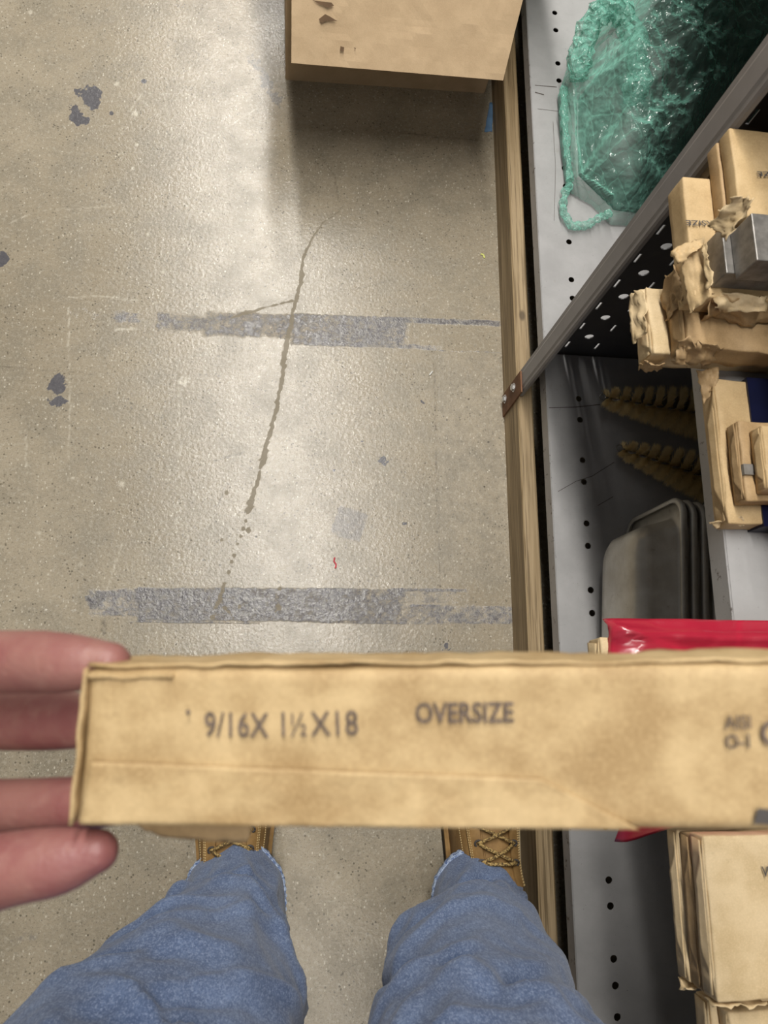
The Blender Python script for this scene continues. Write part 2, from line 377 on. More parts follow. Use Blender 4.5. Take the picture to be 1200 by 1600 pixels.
for (x, y, r_) in [(384, 814, 2.5), (388, 829, 4), (380, 826, 3), (376, 838, 2.5), (371, 850, 2), (366, 868, 3), (362, 878, 3), (357, 894, 3), (346, 844, 2.5), (354, 770, 3), (434, 950, 5), (437, 920, 3), (374, 948, 3), (332, 965, 4)]:
    crack = np.maximum(crack, blob(x, y, r_, r_*1.3, 10, .5))
line = pline([(678, 548), (680, 650), (684, 800), (687, 918)], [.6]*4, 1.2)
for P_, wl in [([(500, 240), (522, 275), (530, 315)], .8), ([(262, 58), (300, 78), (332, 98)], .7), ([(550, 452), (590, 444), (618, 436)], .8), ([(335, 720), (380, 707)], 1.6), ([(340, 790), (352, 760)], 1.2),
               ([(0, 572), (40, 576), (110, 580), (150, 586)], .8), ([(0, 600), (60, 612), (150, 616)], .6), ([(615, 205), (680, 214), (765, 220)], .8), ([(163, 968), (163, 990)], 3)]:
    line = np.maximum(line, pline(P_, [wl]*len(P_), 1.3)*.9)
pale = np.zeros(len(SX))
for P_, wl in [([(105, 466), (150, 462), (218, 470)], 1.0), ([(107, 480), (108, 560), (109, 640), (107, 720)], .7), ([(40, 672), (42, 740)], .7), ([(280, 600), (279, 740), (277, 830)], .6), ([(190, 850), (180, 880), (165, 930)], .7), ([(205, 145), (240, 172), (268, 205)], .7), ([(204, 172), (222, 146)], .8),
               ([(255, 145), (270, 210)], .6), ([(290, 25), (345, 60)], .5), ([(180, 515), (212, 514)], 1.5), ([(14, 349), (45, 335)], .7), ([(60, 330), (180, 322)], .5), ([(400, 170), (330, 215)], .5)]:
    pale = np.maximum(pale, pline(P_, [wl]*len(P_), 1.2))
for b in [(211, 178, 5, 5), (182, 131, 4, 3.5), (47, 19, 3.5, 4), (287, 596, 6, 7), (190, 757, 5, 5), (151, 748, 2, 4), (114, 747, 3, 2), (213, 226, 3, 2.5), (232, 366, 3, 3), (125, 882, 3, 3), (57, 58, 2.5, 2.5), (207, 264, 2, 2), (207, 285, 2, 2), (255, 425, 2, 3), (308, 689, 2, 2), (527, 1371, 3, 3), (62, 833, 5, 2), (67, 843, 4, 2)]:
    pale = np.maximum(pale, blob(*b, 0, .4))
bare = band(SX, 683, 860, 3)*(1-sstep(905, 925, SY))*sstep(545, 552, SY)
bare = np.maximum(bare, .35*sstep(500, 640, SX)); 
pit = np.clip(blob(390, 880, 110, 110, 0, .6)+blob(740, 750, 70, 170, 0, .6)*.9, 0, 1)
for nm, a_ in (('residue', res), ('stain', stain), ('faint', faint), ('crack', crack), ('line', line), ('bare', bare), ('pit', pit), ('pale', pale)):
    at = me.attributes.new(nm, 'FLOAT', 'POINT'); at.data.foreach_set('value', a_.astype(np.float32))
floor = bpy.data.objects.new('floor', me); COL.objects.link(floor); ORG['floor'] = (0, 0, 0); floor['kind'] = 'structure'
floor['label'] = 'worn coated concrete floor with dark tape residue and a long crack'

# ------------------------------------------------------------------ shelving unit
XS = .353
YP = .474
def plate(outer, holes, z0, z1, frame=lambda a, b, c: (a, b, c)):
    """flat sheet with real holes: outer rectangle, hole loops, between z0 and z1"""
    bm = bmesh.new(); loops = [outer]+holes
    for lp in loops:
        vs_ = [bm.verts.new((p[0], p[1], z1)) for p in lp]
        for i in range(len(vs_)): bm.edges.new((vs_[i], vs_[(i+1) % len(vs_)]))
    bmesh.ops.triangle_fill(bm, use_beauty=True, use_dissolve=False, edges=bm.edges[:])
    r = bmesh.ops.extrude_face_region(bm, geom=bm.faces[:])
    for v in r['geom']:
        if isinstance(v, bmesh.types.BMVert): v.co.z = z0
    bm.verts.index_update()
    V = [frame(*v.co) for v in bm.verts]; Fc = [[v.index for v in f.verts] for f in bm.faces]; bm.free()
    return V, Fc
def circ(cx, cy, r, n=16): return [(cx+r*math.cos(2*math.pi*k/n), cy+r*math.sin(2*math.pi*k/n)) for k in range(n)]
unit = empty('steel_shelving_unit', (XS, YP, 0), 'tall grey painted steel shelving unit with punched shelves along the aisle', 'shelving')
def shelf(y0, y1, z, holes):
    V, Fc = plate([(XS+.001, y0), (XS+.46, y0), (XS+.46, y1), (XS+.001, y1)], holes, z-.0012, z)
    mb = MB().add(V, Fc)
    prof = [(XS+.0015, z), (XS, z-.0015), (XS, z-.0245), (XS+.001, z-.026), (XS+.014, z-.026), (XS+.014, z-.0248), (XS+.0014, z-.0248), (XS+.0014, z-.0012)]
    mb.loft([[(x, y0, zz) for x, zz in prof], [(x, y1, zz) for x, zz in prof]])
    return mb.build('shelf', SHELF, unit, org=(XS, (y0+y1)/2, z-.026))
ZL, ZU = .12, .511
hn = []
for sy_ in (623, 719, 818, 922, 1026, 1136, 1252, 1375, 1498):
    sx_ = 905+(sy_-623)*.0717
    for dd in (0, 33+(sy_-623)*.01):
        p = atz(sx_+dd*.07, sy_+dd, ZL); hn.append((.3995, p[1]))
for y in (-.36, -.39, -.45, -.48): hn.append((.3995, y))
hf = [(.3995, atz(x, y, ZL)[1]) for x, y in ((867, 20), (868, 47), (872, 99), (874, 126), (878, 180), (879, 208), (882, 263), (884, 291), (890, 378), (893, 437), (894, 466))]
SH0 = shelf(-.9, YP-.003, ZL, [circ(x, y, .0043) for x, y in hn])
SH1 = shelf(YP+.003, 1.75, ZL, [circ(x, y, .0043) for x, y in hf])
shelf(-.9, YP-.003, ZU, [])
shelf(-.9, YP-.003, .78, [])
shelf(YP+.003, 1.75, .95, [])
SCR = plain('dark_scratch', (.12, .10, .09), .7)
def scratch(pts, wd, sh):
    mb = MB()
    for (a, b) in zip(pts[:-1], pts[1:]):
        p, q = atz(*a, ZL+.0003), atz(*b, ZL+.0003); n = np.array([-(q-p)[1], (q-p)[0], 0]); n = n/np.linalg.norm(n)*wd
        mb.add([p-n, p+n, q+n, q-n], [(0, 1, 2, 3)])
    return mb.build('scratch', SCR, sh)
scratch([(858, 637), (900, 636), (938, 632)], .0006, SH0); scratch([(872, 768), (900, 752), (925, 744), (960, 722)], .0004, SH0); scratch([(934, 790), (958, 776)], .0004, SH0)
scratch([(836, 133), (870, 136)], .0006, SH1); scratch([(836, 144), (850, 148)], .0009, SH1); scratch([(840, 170), (875, 174)], .0003, SH1); scratch([(866, 345), (868, 260), (864, 190)], .0003, SH1)
# upright: folded channel whose face stands flush with the front of the board
prof = [(.3345, .4245), (.3305, .4245), (.3283, .4262), (.3283, .4300), (.3272, .4330), (.3272, .4500), (.3283, .4530), (.3283, .4585), (.3305, .4605), (.353, .4605), (.353, .4735),
        (.3545, .4735), (.3545, .459), (.332, .459), (.3302, .457), (.3302, .428), (.332, .426), (.3345, .426)]
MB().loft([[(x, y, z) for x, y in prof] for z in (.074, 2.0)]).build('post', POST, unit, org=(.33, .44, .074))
# end panel with punched slots and round holes
holes = []
for k in range(12):
    for (xc, z0, kind) in ((.3775, .146, 's'), (.398, .172, 'o'), (.420, .1455, 's')):
        z = z0+k*.0538
        if kind == 'o': holes.append(circ(xc, z, .0062, 12))
        else: holes.append([(xc-.0016, z-.0085), (xc+.0016, z-.0085), (xc+.0016, z+.0085), (xc-.0016, z+.0085)])
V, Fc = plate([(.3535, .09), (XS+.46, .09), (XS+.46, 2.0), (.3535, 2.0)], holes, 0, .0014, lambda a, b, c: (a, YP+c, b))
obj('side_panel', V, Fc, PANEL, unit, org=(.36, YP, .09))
for y in (-.903, 1.752): MB().box(.3535, XS+.46, y-.001, y+.001, .002, 2.0).build('side_panel', PANEL, unit, org=(.36, y, .002))  # unseen plain panels at both far ends, added to block light
MB().box(XS+.461, XS+.463, -.9, 1.75, .002, 2.0).build('back_panel', PANEL, unit, org=(XS+.462, 0, .002))  # unseen back sheet, added to keep world light out of the shelves
for y in (-.86, 1.71): MB().box(.355, .375, y-.02, y+.02, 0, .12).build('foot', POST, unit, org=(.365, y, 0))
st = obj('foot_strap', *plate([(.4195, .0), (.4535, .0), (.4545, .094), (.4225, .094)], [], 0, .0022, lambda a, b, c: (.3259+c-.0007, a, b)), RUST, unit, org=(.326, .437, 0))
for (y, z) in ((.4425, .0615), (.4425, .0165)):
    mb = MB().loft([[(.3252-h_, y+r_*math.cos(t_), z+r_*math.sin(t_)) for t_ in [k*math.pi/3+.3 for k in range(6)]] for h_, r_ in ((0, .0052), (.0035, .0052), (.0042, .0042))])
    mb.loft([[(.3252-h_, y+r_*math.cos(t_), z+r_*math.sin(t_)) for t_ in [k*math.pi/8 for k in range(16)]] for h_, r_ in ((-.0002, .0068), (.0008, .0068))])
    mb.build('bolt', ZINC, st)

# ------------------------------------------------------------------ board on the floor
rings = []
for y in np.linspace(-.9, 1.7, 120):
    dx = .0012*nz(0, y*3, 0, 4); dz = .0010*nz(0, y*4, 0, 5); b = .0022
    x0, x1, z1 = .328+dx, .3505+dx, .070+dz
    rings.append([(x0, y, .0), (x1, y, .0), (x1, y, z1-b), (x1-b, y, z1), (x0+b, y, z1), (x0, y, z1-b)])
bd = MB().loft(rings).build('wooden_board', WOODM, org=(.328, 0, 0))
tag(bd, 'long weathered pine board standing on edge along the shelving foot', 'board')

# ------------------------------------------------------------------ kraft packages
def package(name, x0, x1, y0, y1, z0, z1, mat, seed, amp=.0012, yaw=0.0, res=.006, parent=None, pivot=None, bevel=.0013, fine=1.0):
    """soft-edged paper-wrapped block, slightly crumpled; thing = the mesh"""
    L, W, T = x1-x0, y1-y0, z1-z0
    def ticks(n0, d): 
        n = max(2, int(d/res)); return sorted(set([0, bevel/d, *[i/n for i in range(1, n)], 1-bevel/d, 1]))
    # finer near the left end, coarse further in
    tx = [0, bevel/L]; x = .006
    while x < L-.01: tx.append(x/L); x += res if x < .14 else .03
    tx += [1-bevel/L, 1]; ty = ticks(0, W); tz = ticks(0, T)
    bm = bmesh.new(); idx = {}
    def vert(a, b, c):
        k = (round(a, 5), round(b, 5), round(c, 5))
        if k in idx: return idx[k]
        p = np.array([a*L, b*W, c*T]); q = np.clip(p, bevel, np.array([L, W, T])-bevel); dv = p-q; n = np.linalg.norm(dv)
        if n > 1e-9: p = q+dv/n*bevel*(1 if n > bevel*1.01 else n/bevel)
        g = p*28*fine
        o_ = np.array([nz(*g, seed), nz(*g, seed+1), nz(*g, seed+2)])*amp + np.array([nz(*(g*3.1), seed+3), nz(*(g*3.1), seed+4), nz(*(g*3.1), seed+5)])*amp*.45
        if c == 0: o_[2] = abs(o_[2])*.3
        idx[k] = bm.verts.new(p+o_); return idx[k]
    def face(A, B, fn):
        for i in range(len(A)-1):
            for j in range(len(B)-1):
                try: bm.faces.new([vert(*fn(A[i], B[j])), vert(*fn(A[i+1], B[j])), vert(*fn(A[i+1], B[j+1])), vert(*fn(A[i], B[j+1]))])
                except ValueError: pass
    for c in (0, 1):
        face(tx, ty, lambda a, b: (a, b, c)); face(tx, tz, lambda a, b: (a, c, b)); face(ty, tz, lambda a, b: (c, a, b))
    bm.verts.index_update()
    V = np.array([v.co for v in bm.verts])+[x0, y0, z0]; Fc = [[v.index for v in f.verts] for f in bm.faces]; bm.free()
    cx, cy = pivot or ((x0+x1)/2, (y0+y1)/2); ca, sa = math.cos(yaw), math.sin(yaw)
    X_, Y_ = V[:, 0]-cx, V[:, 1]-cy; V[:, 0] = cx+ca*X_-sa*Y_; V[:, 1] = cy+sa*X_+ca*Y_
    return obj(name, V, Fc, mat, parent, smooth=True)
def sheet(name, P, mat, parent=None, n=(14, 14), amp=.002, seed=1, jag=.0, thick=.0005, freq=70):
    """crumpled paper patch over four corner points (bilinear), torn edges where jag > 0"""
    P = [np.array(p, float) for p in P]; nrm = np.cross(P[1]-P[0], P[3]-P[0]); nrm /= np.linalg.norm(nrm)
    V = []; Fc = []
    for i in range(n[0]+1):
        for j in range(n[1]+1):
            u, v = i/n[0], j/n[1]
            eu = min(u, 1-u, v, 1-v)
            p = P[0]*(1-u)*(1-v)+P[1]*u*(1-v)+P[2]*u*v+P[3]*(1-u)*v
            k = p*freq
            p = p+nrm*(amp*(nz(*k, seed)+.5*abs(nz(*(k*2.3), seed+1))*2))
            if eu == 0 and jag: p = p+np.array([nz(*(k*2.5), seed+5), nz(*(k*2.5), seed+6), nz(*(k*2.5), seed+7)])*jag
            V.append(p)
    m = n[1]+1
    for i in range(n[0]):
        for j in range(n[1]): Fc.append((i*m+j, (i+1)*m+j, (i+1)*m+j+1, i*m+j+1))
    return solid(obj(name, V, Fc, mat, parent, smooth=amp > 0 and freq != 14), thick, 0)
def end_folds(pk, x, y0, y1, z0, z1, mat, seed, out=.003):
    """envelope folds on the left end of a package: two side tucks and an upper flap"""
    T, W = z1-z0, y1-y0
    sheet('end_fold', [(x-.0006, y0+.002, z0+.001), (x-.0006, y1-.002, z0+.001), (x-.0012, y1-W*.03, z1-T*.2), (x-.0012, y0+W*.03, z1-T*.2)], mat, pk, (10, 5), .0005, seed)
    sheet('end_flap', [(x-.0002, y0+.001, z1-.0012), (x-.0002, y1-.001, z1-.0012), (x-.0022, y1-W*.30, z0+T*.30), (x-.0022, y0+W*.25, z0+T*.30)], mat, pk, (10, 5), .0006, seed+2, .0006)
def lettering(txt, parent, origin, ux, uy, size, mat, sx=1.0, bold=.0, name='lettering'):
    """flat printed text: origin, unit direction along the line and up the letter"""
    cu = bpy.data.curves.new(name, 'FONT'); cu.body = txt; cu.size = size; cu.offset = bold*size; cu.extrude = 0; cu.resolution_u = 3
    tmp = bpy.data.objects.new(name, cu); COL.objects.link(tmp); dg = bpy.context.evaluated_depsgraph_get()
    m0 = bpy.data.meshes.new_from_object(tmp.evaluated_get(dg)); bpy.data.objects.remove(tmp)
    ux, uy = np.array(ux, float), np.array(uy, float); ux /= np.linalg.norm(ux); uy -= ux*(uy@ux); uy /= np.linalg.norm(uy)
    V = [np.array(origin)+ux*v.co[0]*sx+uy*v.co[1] for v in m0.vertices]; Fc = [list(p.vertices) for p in m0.polygons]
    bpy.data.meshes.remove(m0); return obj(name, V, Fc, mat, parent)

# ------------------------------------------------------------------ open carton beyond
yaw = math.atan2(.014, .33); ca, sa = math.cos(yaw), math.sin(yaw); CX, CY = -.022, .996
def ct(x, y, z): return (CX+ca*x-sa*y, CY+sa*x+ca*y, z)
carton = empty('cardboard_carton', ct(.165, .2, 0), 'open corrugated cardboard carton on the floor with its front flap hanging down', 'box')
def slab(name, P, mat, parent, t=.004, n=(2, 2), amp=0, seed=0): return sheet(name, P, mat, parent, n, amp, seed, 0, t, 14)
W_, D_, Hc = .335, .40, .33
slab('front_panel', [ct(0, 0, 0), ct(W_, 0, 0), ct(W_, 0, Hc), ct(0, 0, Hc)], CARD, carton)
slab('side_panel', [ct(0, 0, 0), ct(0, D_, 0), ct(0, D_, Hc), ct(0, 0, Hc)], CARD, carton)
slab('side_panel', [ct(W_, 0, 0), ct(W_, D_, 0), ct(W_, D_, Hc), ct(W_, 0, Hc)], CARD, carton)
slab('back_panel', [ct(0, D_, 0), ct(W_, D_, 0), ct(W_, D_, Hc), ct(0, D_, Hc)], CARD, carton)
slab('bottom_panel', [ct(0, 0, .002), ct(W_, 0, .002), ct(W_, D_, .002), ct(0, D_, .002)], CARD, carton)
fl = slab('flap', [ct(.004, -.004, Hc), ct(W_-.002, -.004, Hc), (.2835, .846, .20), (-.0125, .838, .20)], CARD, carton, .0035, (40, 26), .0016, 3)
slab('flap', [ct(0, D_, Hc), ct(W_, D_, Hc), ct(W_-.01, D_+.12, Hc-.12), ct(.01, D_+.12, Hc-.12)], CARD, carton)
slab('flap', [ct(0, .01, Hc), ct(0, D_-.01, Hc), ct(-.05, D_-.02, Hc+.10), ct(-.05, .02, Hc+.10)], CARD, carton)
slab('flap', [ct(W_, .01, Hc), ct(W_, D_-.01, Hc), ct(W_+.02, D_-.02, Hc+.11), ct(W_+.02, .02, Hc+.11)], CARD, carton)
SMUDGE = plain('brown_smudge', (.17, .10, .05), .8)
def on_flap(px, py, off=.0022):                                          # point on the hanging flap's outer face
    a, b, c = np.array(ct(.004, -.004, Hc)), np.array((.2835, .846, .20)), np.array((-.0125, .838, .20))
    n = np.cross(b-a, c-a); n /= np.linalg.norm(n); n *= -1 if n[1] > 0 else 1
    v = ray(px, py); t_ = ((a+n*off-CAM)@n)/(v@n); return CAM+v*t_
def patch(name, pts, mat, parent, fn): return obj(name, [fn(*p) for p in pts], [list(range(len(pts)))], mat, parent)

for pts in ([(488, 0), (500, 2), (518, 4), (522, 9), (512, 12), (498, 6)], [(498, 30), (508, 22), (516, 26), (527, 33), (512, 32), (502, 36)], [(532, 72), (538, 74), (537, 80), (531, 79)], [(553, 74), (556, 75), (555, 78)]):
    patch('smudge', pts, SMUDGE, fl, lambda x, y: on_flap(x, y, .0036))

# ------------------------------------------------------------------ upper shelf: paper-wrapped bars
Z0 = ZU+.0006
g = 'paper-wrapped bars in the far pile on the upper shelf'
def bar(x, y0, y1, z0, z1, mat, seed, label, group=g, yaw=0, amp=.0012, L=.46, folds=True, name='paper_wrapped_bar', cat='wrapped bar', res=.006):
    p = package(name, x, x+L, y0, y1, z0, z1, mat, seed, amp, yaw, res, pivot=(x, (y0+y1)/2)); tag(p, label, cat, group)
    if folds: end_folds(p, x, y0, y1, z0, z1, mat, seed+20)
    return p
b1 = bar(.292, .272, .334, Z0, .5365, KRAFT3, 1, 'pale wrapped bar sticking out furthest at the bottom of the far pile', amp=.0025)
sheet('torn_paper', [(.290, .268, .513), (.306, .268, .513), (.305, .268, .530), (.288, .272, .528)], KRAFT2, b1, (12, 10), .004, 31, .004, freq=110)
sheet('torn_paper', [(.289, .292, .537), (.289, .33, .537), (.2835, .334, .519), (.2835, .288, .521)], KRAFT3, b1, (12, 10), .003, 33, .003, freq=110)
b2 = bar(.350, .338, .396, Z0, .538, KRAFT2, 2, 'brown wrapped bar at the bottom of the far pile, behind the pale one')
b2b = bar(.350, .400, .456, Z0, .538, KRAFT2, 3, 'brown wrapped bar at the bottom of the far pile, beside the perforated panel')
b3 = bar(.307, .266, .326, .5375, .5615, KRAFT2, 4, 'crumpled brown wrapped bar lying on the pale one in the far pile', amp=.004)
sheet('torn_paper', [(.303, .262, .546), (.335, .262, .54), (.335, .268, .566), (.300, .274, .566)], KRAFT2, b3, (14, 10), .006, 35, .004, freq=100)
sheet('torn_paper', [(.302, .30, .540), (.302, .335, .540), (.299, .333, .570), (.300, .302, .572)], KRAFT2, b3, (12, 10), .005, 37, .003, freq=90)
b3b = bar(.345, .332, .430, .539, .5615, KRAFT2, 5, 'wide brown wrapped bar in the middle layer of the far pile')
b4 = bar(.302, .297, .401, .5625, .587, KRAFT, 6, 'wide wrapped bar stamped SIZE lying under the steel bars in the far pile', amp=.0008, folds=False)
b5 = bar(.3245, .346, .423, .588, .602, KRAFT2, 7, 'thin wrapped bar under the topmost stamped bar of the far pile', amp=.0008, folds=False)
b6 = bar(.3262, .347, .424, .6028, .617, KRAFT, 8, 'topmost wrapped bar of the far pile, stamped on its upper face', amp=.0008, folds=False)
def on_z(px, py, z): return atz(px, py, z)
def printed(txt, par, pa, pb, z, size, mat, sx=.8, bold=.015):           # printed on a level face, from sheet point pa towards pb, read from the far side
    a, b = atz(*pa, z), atz(*pb, z); u = b-a; up = np.array([u[1], -u[0], 0])*-1
    lettering(txt, par, a, u, up, size, mat, sx, bold)
printed('OVERSIZE', b4, (1146, 346), (1072, 344), .5888, .0063, INKD, 1.45)
printed('OVERSIZE', b6, (1260, 269), (1180, 268), .6188, .0058, INKD, 1.62)
# two bare steel bars whose wrapping is torn open
def steelbar(x, y0, y1, z0, z1, label):
    o = MB().box(x, x+.45, y0, y1, z0, z1).build('steel_bar', STEEL, org=(x, y0, z0)); bev(o, .0008)
    return tag(o, label, 'steel bar', 'bare steel bars on the far pile')
s1 = steelbar(.3155, .304, .3425, .5885, .6095, 'lower of two bare steel bars poking out of torn paper')
s2 = steelbar(.3215, .2985, .3360, .6100, .6365, 'upper bare steel bar poking out of torn paper, with a paper flap beside it')
def pxs(*q): return [atz(*p) for p in q]
sheet('torn_wrapper', pxs((1103, 352, .612), (1148, 306, .642), (1180, 309, .645), (1136, 376, .622)), KRAFT3, s2, (18, 12), .004, 41, .003, freq=120)
sheet('torn_wrapper', pxs((1097, 386, .6), (1106, 450, .598), (1116, 448, .6015), (1104, 380, .6035)), KRAFT3, s1, (14, 6), .002, 43, .002, freq=120)
sheet('torn_wrapper', pxs((1048, 392, .594), (1098, 368, .600), (1100, 384, .602), (1060, 412, .594)), KRAFT, s1, (16, 10), .004, 45, .003, freq=120)
sheet('torn_wrapper', pxs((1062, 398, .590), (1099, 385, .597), (1110, 462, .597), (1078, 492, .578)), KRAFT, s1, (14, 14), .0028, 47, .002, freq=100)
sheet('torn_wrapper', [(.316, .296, .5885), (.60, .294, .5885), (.60, .286, .566), (.318, .288, .564)], KRAFT2, s1, (70, 10), .007, 49, .004, freq=60)
sheet('torn_wrapper', [(.318, .300, .5905), (.36, .296, .5945), (.36, .286, .588), (.319, .288, .584)], KRAFT3, s1, (16, 8), .006, 51, .003, freq=110)
# wide flat package with a dark blue band, two smaller ones on it
gm = 'paper-wrapped bars in the middle of the upper shelf'
w1 = bar(.3455, .133, .256, Z0, .532, KRAFT, 9, 'wide flat wrapped package with a dark blue band at the shelf edge', gm, amp=.0016, L=.36)
MB().box(.3735, .708, .1315, .2575, ZU+.0003, .5335).build('blue_band', BLUE, w1); 
sheet('torn_paper', pxs((1088, 578, .526), (1122, 574, .534), (1124, 592, .535), (1100, 632, .522)), KRAFT2, w1, (12, 12), .003, 55, .002, freq=130)
sheet('torn_paper', pxs((1108, 818, .516), (1160, 808, .534), (1164, 822, .530), (1118, 826, .514)), KRAFT3, w1, (12, 6), .003, 57, .002, freq=130)
w2 = bar(.3505, .148, .2135, .5338, .549, KRAFT2, 10, 'small wrapped bar lying on the blue-banded package', gm, L=.34, amp=.0014)
MB().box(.3500, .360, .168, .1765, .5350, .5515).build('bar_end', STEEL, w2)
w3 = bar(.3595, .153, .2035, .5500, .566, KRAFT, 11, 'topmost small wrapped bar above the blue-banded package', gm, L=.33, amp=.0016)
# box under the red bag
k1 = bar(.2315, -.083, .043, Z0, .534, KRAFT3, 12, 'pale wrapped package end peeking out beneath the red plastic bag', 'paper-wrapped bars under and beside the red bag', L=.44, amp=.0016)
# near stack of three and one more
gn = 'paper-wrapped bars in the near stack'
n1 = bar(.2835, -.1895, -.0905, Z0, .5275, KRAFT3, 13, 'bottom one of the three wide wrapped bars stacked nearest the jeans', gn)
n2 = bar(.2845, -.1900, -.0910, .5280, .5440, KRAFT2, 14, 'middle one of the three wide wrapped bars stacked nearest the jeans', gn)
n3 = bar(.2835, -.1890, -.0900, .5446, .5620, KRAFT3, 15, 'top one of the three wide wrapped bars stacked nearest the jeans', gn)
sheet('torn_paper', [(.281, -.1905, .514), (.312, -.1935, .514), (.312, -.1935, .530), (.280, -.1925, .528)], KRAFT3, n1, (14, 8), .003, 61, .003, freq=120)
sheet('torn_paper', [(.283, -.191, .546), (.318, -.192, .546), (.318, -.192, .563), (.281, -.191, .560)], KRAFT3, n3, (14, 8), .0025, 63, .002, freq=120)
printed('VS', n3, (1192, 1370), (1240, 1368), .5644, .009, INKD, .8)
n4 = bar(.294, -.29, -.1985, Z0, .531, KRAFT3, 16, 'wrapped bar cut by the bottom right corner of the picture, lower layer', gn, amp=.0016)
n5 = bar(.3005, -.288, -.201, .5316, .545, KRAFT3, 17, 'wrapped bar cut by the bottom right corner of the picture, upper layer', gn, amp=.002)

# ------------------------------------------------------------------ red plastic bag
def redbag():
    V = []; Fc = []; nx_, ny_ = 90, 60
    for i in range(nx_+1):
        for j in range(ny_+1):
            u, v = i/nx_, j/ny_
            x = .2375+.28*u; yn = -.0875-.011*sst(1-(x-.2375)/.045)
            y = yn+(.0575-yn)*v
            z = .5385+.0035*abs(nz(x*26, y*26, 0, 71))*2+.0012*nz(x*90, y*90, 0, 72)
            z += .005*math.exp(-((y-.046-.01*nz(x*8, 0, 0, 3))/.004)**2)                 # header ridge
            z += .004*math.exp(-(((y-.05)+(x-.245)*.42)/.0022)**2)*(1 if x < .33 else max(0, 1-(x-.33)/.05))   # diagonal pull fold
            z += .002*math.exp(-(((y-.035)+(x-.27)*.30)/.002)**2)
            ov = max(0, .2450-x)/.0075
            z -= .010*ov**2*.5
            if y < -.086: z -= (-.086-y)*.9
            if y > .045: z -= (y-.045)*.55
            V.append((x, y, z))
    m = ny_+1
    for i in range(nx_):
        for j in range(ny_): Fc.append((i*m+j, (i+1)*m+j, (i+1)*m+j+1, i*m+j+1))
    o = obj('red_plastic_bag', V, Fc, REDF, smooth=True); solid(o, .0008, 0)
    tag(o, 'shiny red plastic bag draped over a wrapped package on the upper shelf', 'plastic bag')
def sst(t):
    t = min(1, max(0, t)); return t*t*(3-2*t)
redbag()

# ------------------------------------------------------------------ green plastic bag and what is in it
def poly_world(px, z): return [tuple(atz(x, y, z)[:2]) for x, y in px]
def inside_dist(poly, x, y):
    ins = False; best = 9; near = (x, y)
    for (x0, y0), (x1, y1) in zip(poly, poly[1:]+poly[:1]):
        if (y0 > y) != (y1 > y) and x < (x1-x0)*(y-y0)/(y1-y0)+x0: ins = not ins
        dx, dy = x1-x0, y1-y0; t = max(0, min(1, ((x-x0)*dx+(y-y0)*dy)/(dx*dx+dy*dy)))
        hh = math.hypot(x-x0-t*dx, y-y0-t*dy)
        if hh < best: best = hh; near = (x0+t*dx, y0+t*dy)
    return (best if ins else -best), near
def mound(name, poly, hfun, step, mat, z0, smooth=True):
    P = np.array(poly); x0, y0 = P.min(0); x1, y1 = P.max(0); nx_ = int((x1-x0)/step)+2; ny_ = int((y1-y0)/step)+2
    idx = {}; V = []; Fc = []
    for i in range(nx_):
        for j in range(ny_):
            x, y = x0+i*step, y0+j*step; d, nr = inside_dist(poly, x, y)
            if d > -step*1.01:
                if d < 0: x, y = nr
                idx[i, j] = len(V); V.append((x, y, z0+max(0, hfun(x, y, max(0, d)))))
    for i in range(nx_-1):
        for j in range(ny_-1):
            q = [(i, j), (i+1, j), (i+1, j+1), (i, j+1)]
            if all(k in idx for k in q): Fc.append([idx[k] for k in q])
    return obj(name, V, Fc, mat, smooth=smooth)
ZB = ZL+.001
gp = poly_world([(908, 50), (886, 105), (872, 150), (876, 225), (885, 296), (900, 306), (925, 320), (955, 350), (995, 352), (1035, 325), (1100, 262), (1200, 160), (1275, 70), (1290, -70), (1180, -150), (1010, -130), (938, 0), (918, 16)], .125)
kn = atz(886, 298, .13)
def ridge(x, y, f, sd): return 1-2*abs(nz(x*f, y*f, 0, sd))
def gh(x, y, d):
    e = 1-math.exp(-d/.035)
    dk = math.hypot(x-kn[0], y-kn[1]); ang = math.atan2(y-kn[1], x-kn[0])
    rim = .018*math.exp(-((d-.010)/.006)**2)*(1 if y > kn[1]-.02 and x < .46 else .3)
    h = e*(.105+.05*nz(x*6, y*6, 0, 81))*min(1, .35+d/.11)
    wx, wy = x+.02*nz(x*9, y*9, 1, 82), y+.02*nz(x*9, y*9, 2, 83)
    cr = .016*ridge(wx, wy, 13, 84)+.009*ridge(wx, wy, 29, 85)+.0055*ridge(wx, wy, 61, 86)+.003*ridge(wx, wy, 120, 87)
    damp = min(1, max(.25, dk/.16)) if y < .9 else 1
    pl = .005*math.sin(17*ang+3*nz(ang*3, dk*8, 0, 88))*math.exp(-dk/.11)*min(1, dk/.03)
    vo = 0
    for f_, a_ in ((16, .030), (38, .014), (85, .007)):
        dd, _ = noise.voronoi(Vector((wx*f_, wy*f_, .3))); vo += a_*(dd[0]-.35)
    return .002+rim+h+e*(cr*.45+vo)*damp*.95+e*pl
gb = mound('green_plastic_bag', gp, gh, .0028, GREENF, ZB, False)
tag(gb, 'crinkled translucent green plastic bag lying on the bottom shelf', 'plastic bag'); solid(gb, .0005, 0)
rnd = random.Random(5)
